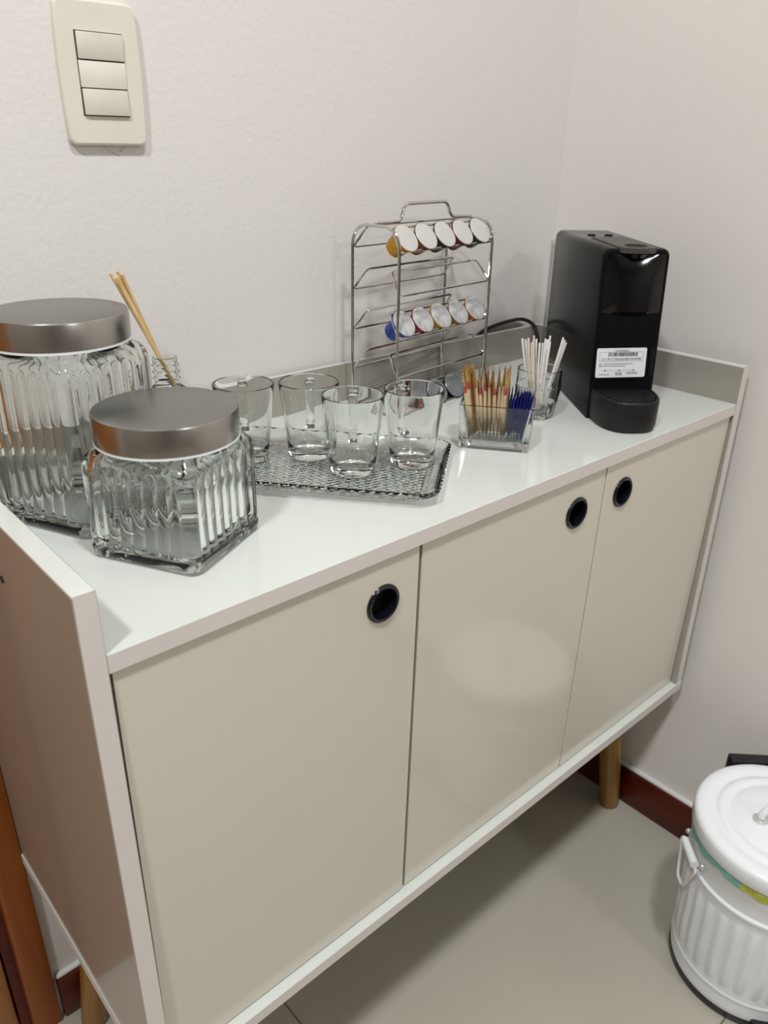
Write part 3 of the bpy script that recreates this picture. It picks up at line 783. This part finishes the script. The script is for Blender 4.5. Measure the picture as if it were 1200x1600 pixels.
# front plate, lying in the sloped front plane
FA = -math.atan2(SLP, MH)
def front_obj(name, bm, m, parent=None, loc=(0, 0, 0)):
    o = obj(name, bm, m, parent or mc, ang=35)
    if parent is None: o.rotation_euler = (FA, 0, 0); o.location = loc
    return o
def xz_plate(bm, x0, x1, z0, z1, r, y0, y1, chamf=0.0008):
    def rg(ins, y): return [((x0 + x1) / 2 + p.x, y, (z0 + z1) / 2 + p.y) for p in rrect((x1 - x0) / 2 - ins, (z1 - z0) / 2 - ins, max(r - ins, 0.0003), 5)]
    skin(bm, [rg(0, y1), rg(0, y0 + chamf), rg(chamf, y0)])
b = bmesh.new(); xz_plate(b, 0.0012, MW - 0.0012, 0.001, 0.2090, 0.0085, -0.0022, 0.003, 0.0015); front_obj('front_plate', b, 'blackmat')
# glossy bowed brew cover
b = bmesh.new()
rings = []
for k in range(13):
    u = k / 12; x = 0.0052 + (MW - 0.0104) * u; bow = 0.0065 * sin(pi * u) ** 0.8
    col = []
    for (z, q) in ((0.1345, 0.3), (0.1375, 0.9), (0.150, 1.0), (0.175, 0.9), (0.1985, 0.45), (0.2035, 0.1)):
        zz = z - 0.002 * sin(pi * u) if z < 0.14 else z
        col.append((x, -0.0024 - bow * q, zz))
    col += [(x, 0.0, 0.2035), (x, 0.0, 0.1345)]
    rings.append(col)
skin(b, rings); front_obj('brew_cover', b, 'blackgloss')
# capsule container with a faint square grid
b = bmesh.new(); xz_plate(b, 0.006, MW - 0.006, 0.050, 0.1315, 0.003, -0.0032, 0.0); cc = front_obj('capsule_container', b, 'blackmat')
b = bmesh.new()
for i in range(12):
    for j in range(5):
        x = 0.0085 + i * 0.0057; z = 0.0965 + j * 0.0066
        box(b, x, x + 0.0040, -0.0036, -0.0030, z, z + 0.0048)
o = obj('grid_relief', b, 'blackmat', cc); o['kind'] = 'stuff'
b = bmesh.new(); xz_plate(b, 0.0725, 0.0775, 0.0565, 0.0905, 0.002, -0.0050, 0.0); front_obj('grip_bar', b, 'blackbody')
# serial label
b = bmesh.new(); xz_plate(b, 0.0, 0.0640, 0.0, 0.0370, 0.0022, -0.0003, 0.0, 0.0001)
lab = obj('serial_label', b, 'label', mc); lab.rotation_euler = (FA, radians(-1.2), 0)
up = Vector((0, sin(-FA), cos(-FA))); lab.location = Vector((0.0050, -0.0034 * cos(FA), 0)) + up * 0.0538
lab['label'] = 'white serial number sticker with barcode'
def text_part(s, x, z, size, parent, nm='printed_text', width=None):
    cu = bpy.data.curves.new(nm, 'FONT'); cu.body = s; cu.size = size; cu.extrude = 0.00004; cu.resolution_u = 2
    to = bpy.data.objects.new(nm + '_tmp', cu); COL.objects.link(to)
    dg = bpy.context.evaluated_depsgraph_get(); dg.update()
    me = bpy.data.meshes.new_from_object(to.evaluated_get(dg)); bpy.data.objects.remove(to); bpy.data.curves.remove(cu)
    xs = [v.co.x for v in me.vertices]; k = 1.0
    if width: k = width / (max(xs) - min(xs))
    x_0 = min(xs)
    for v in me.vertices: v.co = Vector((x + (v.co.x - x_0) * k, -0.00042 - v.co.z, z + v.co.y))
    me.materials.clear(); me.materials.append(M['ink']); me.name = nm
    o = bpy.data.objects.new(nm, me); COL.objects.link(o); o.parent = parent; return o
text_part('NESPRESSO', 0.0235, 0.0325, 0.0033, lab, width=0.0175)
text_part('21191C30p003873H098', 0.0068, 0.0217, 0.0044, lab, width=0.0500)
b = bmesh.new(); x = 0.0150; random.seed(5)
while x < 0.0525:
    w = random.choice((0.0004, 0.0006, 0.0009, 0.0012)); box(b, x, x + w, -0.00045, -0.0003, 0.0268, 0.0315); x += w + random.choice((0.0004, 0.0006, 0.0008))
o = obj('barcode', b, 'ink', lab, smooth=False); o['kind'] = 'stuff'
b = bmesh.new()
for (x0, x1, z0, z1) in ((0.004, 0.0595, 0.0205, 0.0207), (0.004, 0.0595, 0.0325 - 0.0005, 0.0327 - 0.0005), (0.004, 0.0042, 0.0205, 0.0322), (0.0593, 0.0595, 0.0205, 0.0322), (0.012, 0.051, 0.00885, 0.00905)):
    box(b, x0, x1, -0.00045, -0.0003, z0, z1)
for x in (0.012, 0.0305, 0.049):
    lathe_b = bmesh.new(); box(b, x - 0.0008, x + 0.0008, -0.00046, -0.0003, 0.0082, 0.0098, bevel=0.0004); lathe_b.free()
box(b, 0.0079, 0.0089, -0.00046, -0.0003, 0.0085, 0.0095)
def words(z, x0, x1, h, seed):
    rd = random.Random(seed); x = x0
    while x < x1:
        w = rd.uniform(0.001, 0.003); box(b, x, min(x + w, x1), -0.00045, -0.0003, z, z + h); x += w + 0.0005
words(0.0170, 0.0095, 0.0470, 0.0007, 1); words(0.0143, 0.0095, 0.0380, 0.0007, 2); words(0.0033, 0.0045, 0.018, 0.0007, 3)
words(0.0058, 0.0255, 0.034, 0.0007, 4); words(0.0043, 0.0255, 0.0345, 0.0007, 6); words(0.0028, 0.0265, 0.0345, 0.0007, 7)
words(0.0058, 0.0400, 0.055, 0.0007, 8); words(0.0043, 0.0400, 0.054, 0.0007, 9)
o = obj('printed_lines', b, 'ink', lab, smooth=False); o['kind'] = 'stuff'
b = bmesh.new(); lathe(b, [(0.0017, -0.00005), (0.0022, -0.00005), (0.0022, 0.00005), (0.0017, 0.00005)], 24, closed=True)
bmesh.ops.rotate(b, verts=b.verts, cent=(0, 0, 0), matrix=Matrix.Rotation(pi / 2, 3, 'X')); bmesh.ops.translate(b, verts=b.verts, vec=(0.0058, -0.0004, 0.0158))
box(b, 0.0048, 0.0068, -0.00045, -0.0003, 0.0151, 0.0154); box(b, 0.0056, 0.0060, -0.00045, -0.0003, 0.0148, 0.0168)
obj('round_mark', b, 'ink', lab, smooth=False)
# drip tray: half-round front, with grid
b = bmesh.new()
def dshape(hw, ln, n=20):
    P = [(MW / 2 + hw, 0.004)]
    P += [(MW / 2 + hw * cos(a) ** 0.75 if cos(a) >= 0 else MW / 2 - hw * (-cos(a)) ** 0.75, -(ln) * sin(a) ** 0.75) for a in [pi * i / n for i in range(n + 1)]]
    P += [(MW / 2 - hw, 0.004)]
    out = []
    for p in P:
        if not out or (Vector(p) - Vector(out[-1])).length > 1e-5: out.append(p)
    return out
rings = [[(x, y, z) for x, y in dshape(h_, l_)] for h_, l_, z in ((0.0355, 0.060, 0.0), (0.0372, 0.062, 0.0015), (0.0390, 0.0645, 0.006), (0.0395, 0.0650, 0.036), (0.0390, 0.0645, 0.0385), (0.0380, 0.0633, 0.0395), (0.0360, 0.0612, 0.0392), (0.0355, 0.0605, 0.0370))]
skin(b, rings); dt = obj('drip_tray', b, 'blacktray', mc, ang=40)
b = bmesh.new()
for k in range(11):
    y = -0.003 - 0.0052 * k
    f = max(0.0, 1 - (abs(y) / 0.0605) ** 2.6) ** 0.5 * 0.034
    if f > 0.006: box(b, MW / 2 - f, MW / 2 + f, y - 0.0009, y + 0.0009, 0.0372, 0.0392)
for k in range(-6, 7):
    x = k * 0.0052; l = 0.060 * max(0, 1 - (abs(x) / 0.0365) ** 2.6) ** 0.5
    box(b, MW / 2 + x - 0.0009, MW / 2 + x + 0.0009, -l, 0.0, 0.0371, 0.0390)
o = obj('drip_grid', b, 'blacktray', dt); o['kind'] = 'stuff'
# lever on top with round finger hole and two buttons
b = bmesh.new()
def lever_ring(ins, z):
    P = []
    x0, x1, y1 = 0.0185 + ins, 0.0655 - ins, 0.128 - ins
    P += [(x1, y1), (x0, y1), (x0, 0.022)]
    for i in range(11):
        a = pi + pi * i / 10; P.append(((x0 + x1) / 2 + (x1 - x0) / 2 * cos(a), 0.018 + (0.016 - ins) * sin(a)))
    P.append((x1, 0.022))
    return [(x, y, z) for x, y in P]
skin(b, [lever_ring(0.002, 0.2040), lever_ring(0, 0.2050), lever_ring(0, 0.2108), lever_ring(0.0010, 0.2118)])
lv = obj('lever', b, 'leverg', mc, ang=30)
b = bmesh.new(); lathe(b, [(0, 0.2119), (0.0115, 0.2119), (0.0128, 0.2125), (0.0138, 0.2119), (0.0138, 0.2112), (0, 0.2112)], 36, 0.042, 0.024, 0)
obj('finger_hole', b, 'blackmat', lv)
b = bmesh.new(); lathe(b, [(0, 0.2000), (0.012, 0.2000), (0.016, 0.2045), (0, 0.2045)], 30, 0.042, 0.0125, 0); obj('spout', b, 'blackgloss', lv)
for x in (0.030, 0.054):
    b = bmesh.new(); lathe(b, [(0, 0.0), (0.0055, 0.0), (0.0055, 0.0010), (0.0045, 0.0014), (0, 0.0012)], 24, x, 0.165, MH); obj('button', b, 'blackmat', mc)
# rear water tank
b = bmesh.new()
def tank_ring(hx_, hy_, z): return [(0.0330 + p.x, 0.2645 + p.y, z) for p in rrect(hx_, hy_, min(hx_, hy_) * 0.9, 10)]
skin(b, [tank_ring(0.028, 0.018, 0.012), tank_ring(0.030, 0.020, 0.015), tank_ring(0.031, 0.021, 0.186), tank_ring(0.0295, 0.0195, 0.186), tank_ring(0.0285, 0.0185, 0.017), tank_ring(0.02, 0.012, 0.0155)])
obj('water_tank', b, 'tank', mc)
b = bmesh.new(); skin(b, [tank_ring(0.0318, 0.0218, 0.1862), tank_ring(0.0318, 0.0218, 0.190), tank_ring(0.030, 0.020, 0.192)]); obj('tank_lid', b, 'tank', mc)
b = bmesh.new(); box(b, 0.003, 0.064, 0.2425, 0.286, 0.0, 0.0115, bevel=0.003); obj('tank_base', b, 'blackmat', mc)
# power cord (built in world coordinates, then brought into the machine's frame)
b = bmesh.new()
raw = [(0.880, 0.3300, T + 0.006), (0.893, 0.336, T + 0.030), (0.8980, 0.350, 0.8545), (0.8800, 0.3585, 0.8660), (0.8500, 0.3610, 0.8675), (0.8100, 0.3615, 0.8640), (0.780, 0.3634, 0.8560), (0.762, 0.3635, 0.840), (0.755, 0.3635, 0.80), (0.752, 0.3635, 0.60), (0.75, 0.3635, 0.36)]
P = [Vector(p) for p in raw]; sm = []
for i in range(len(P) - 1):
    p0, p1, p2, p3 = P[max(i - 1, 0)], P[i], P[i + 1], P[min(i + 2, len(P) - 1)]
    for k in range(8):
        t = k / 8; sm.append(0.5 * ((2 * p1) + (p2 - p0) * t + (2 * p0 - 5 * p1 + 4 * p2 - p3) * t * t + (3 * p1 - p0 - 3 * p2 + p3) * t ** 3))
sm.append(P[-1])
tube(b, sm, 0.0030, 10)
bmesh.ops.transform(b, matrix=(Matrix.Translation((0.693, 0.0968, T)) @ Matrix.Rotation(ma - pi / 2, 4, 'Z')).inverted(), verts=b.verts)
obj('power_cord', b, 'cord', mc)

# ------------------------------------------------------------------ pedal bin
BX, BY = 0.792, -0.2365
pa = radians(225)     # pedal direction
bn = thing('pedal_bin', 'white enamel ribbed pedal bin with round lid near the wall', 'bin', (BX, BY, 0), pa)   # local +x towards the pedal
b = bmesh.new(); NB = 192
def binr(z): return 0.104 + 0.006 * z / 0.26
ZB = [(0.013, 0), (0.016, 0), (0.040, 0), (0.043, 0.0022), (0.046, 0.0022), (0.049, 0), (0.056, 0), (0.0600, 0.35), (0.064, 1), (0.10, 1), (0.14, 1), (0.176, 1), (0.1805, 0.35), (0.185, 0), (0.198, 0), (0.2005, 0.003), (0.2045, 0.003), (0.2075, 0), (0.245, 0), (0.2485, 0.0025), (0.2525, 0.0025), (0.255, 0)]
rings = []
NR = 32
for z, f in ZB:
    ring = []
    for i in range(NB):
        a = 2 * pi * i / NB; r = binr(z)
        if 0.055 < z < 0.186 and f > 0:
            u = (a * NR / (2 * pi)) % 1.0
            r += 0.0022 * f * (1 if 0.22 < u < 0.78 else 0)
        else: r += f
        ring.append((r * cos(a), r * sin(a), z))
    rings.append(ring)
rings += [[(0.1055 * cos(2 * pi * i / NB), 0.1055 * sin(2 * pi * i / NB), z) for i in range(NB)] for z in (0.2545, 0.02)]
skin(b, rings); obj('body', b, 'bin', bn, ang=40)
b = bmesh.new(); lathe(b, [(0, 0.0), (0.1035, 0.0), (0.1055, 0.003), (0.1055, 0.0135), (0.09, 0.0145), (0, 0.0145)], 80); obj('base_ring', b, 'binblack', bn)
b = bmesh.new()
lathe(b, [(0.1135, 0.2625), (0.1150, 0.2618), (0.1162, 0.2635), (0.1162, 0.2805), (0.1150, 0.2850), (0.1105, 0.2880), (0.1020, 0.2888), (0.0940, 0.2875), (0.0905, 0.2862), (0.0870, 0.2866), (0.0850, 0.2885), (0.0800, 0.2895), (0.0740, 0.2885), (0.0710, 0.2872), (0.0680, 0.2876), (0.0650, 0.2892), (0.0400, 0.2905), (0, 0.2910), (0, 0.2885), (0.06, 0.2870), (0.1135, 0.2845)], 96, closed=False)
lid = obj('lid', b, 'bin', bn, ang=50)
b = bmesh.new()
tube(b, fillet([(0.0, -0.033, 0.2915), (0.0, -0.033, 0.303), (0.0, -0.022, 0.314), (0.0, 0.022, 0.314), (0.0, 0.033, 0.303), (0.0, 0.033, 0.2915)], 0.01, 5), 0.0052, 12)
obj('lid_handle', b, 'bin', lid)
for s in (-1, 1):
    b = bmesh.new(); lathe(b, [(0, 0.2905), (0.0105, 0.2905), (0.0105, 0.2922), (0.0060, 0.2934), (0.0048, 0.2958), (0, 0.2966)], 24, 0, s * 0.033, 0)
    obj('rivet', b, 'rivet', lid)
b = bmesh.new()   # side bails with brackets
for s in (-1, 1):
    b = bmesh.new(); y0 = s * 0.1115
    tube(b, [(-0.022, y0 + s * 0.005, 0.222), (0.022, y0 + s * 0.005, 0.222)], 0.0062, 12)
    br = obj('handle_bracket', b, 'bin', bn)
    b = bmesh.new()
    tube(b, fillet([(-0.027, y0 + s * 0.005, 0.222), (-0.031, y0 + s * 0.006, 0.218), (-0.010, y0 + s * 0.0095, 0.166), (0.010, y0 + s * 0.0095, 0.166), (0.031, y0 + s * 0.006, 0.218), (0.027, y0 + s * 0.005, 0.222)], 0.006, 4), 0.0022, 8)
    obj('bail_wire', b, 'binwire', br)
    for xx in (-0.031, 0.031):
        b = bmesh.new(); bmesh.ops.create_uvsphere(b, u_segments=12, v_segments=8, radius=0.0042); bmesh.ops.translate(b, verts=b.verts, vec=(xx, y0 - s * 0.001, 0.230)); obj('rivet', b, 'rivet', br)
b = bmesh.new(); box(b, 0.098, 0.150, -0.026, 0.026, 0.0012, 0.022, bevel=0.004); obj('pedal', b, 'binblack', bn)
b = bmesh.new(); box(b, -0.136, -0.1165, -0.031, 0.031, 0.205, 0.2875, bevel=0.003); obj('hinge_cover', b, 'binblack', bn)
# bag edge hanging out below the lid
b = bmesh.new(); NG = 120; random.seed(9)
low_ = [0.0018 * sin(i * 0.37) + 0.0016 * sin(i * 0.83 + 1) + random.uniform(-0.0006, 0.0006) for i in range(NG)]
rings = []
for (r, z, k) in ((0.1040, 0.215, 0), (0.1040, 0.2590, 0), (0.1100, 0.2606, 0), (0.1142, 0.2585, 0.3), (0.1146, 0.2500, 1.0), (0.1138, 0.2500, 1.0), (0.1132, 0.2580, 0.3), (0.110, 0.2598, 0), (0.1046, 0.2582, 0), (0.1046, 0.215, 0)):
    rings.append([((r + 0.0006 * sin(i * 1.7)) * cos(2 * pi * i / NG), (r + 0.0006 * sin(i * 1.7)) * sin(2 * pi * i / NG), z + low_[i] * k) for i in range(NG)])
skin(b, rings, closed=True)
for v in b.verts: pass
bg = obj('trash_bag', b, 'bag'); bg.location = (BX, BY, 0)
tag(bg, 'teal plastic bag edge folded over the bin rim under its lid', 'bag')
bg.data.materials.append(M['bagy'])
for p in bg.data.polygons:
    a = math.degrees(math.atan2(p.center.y, p.center.x)) % 360
    if 181 < a < 224: p.material_index = 1
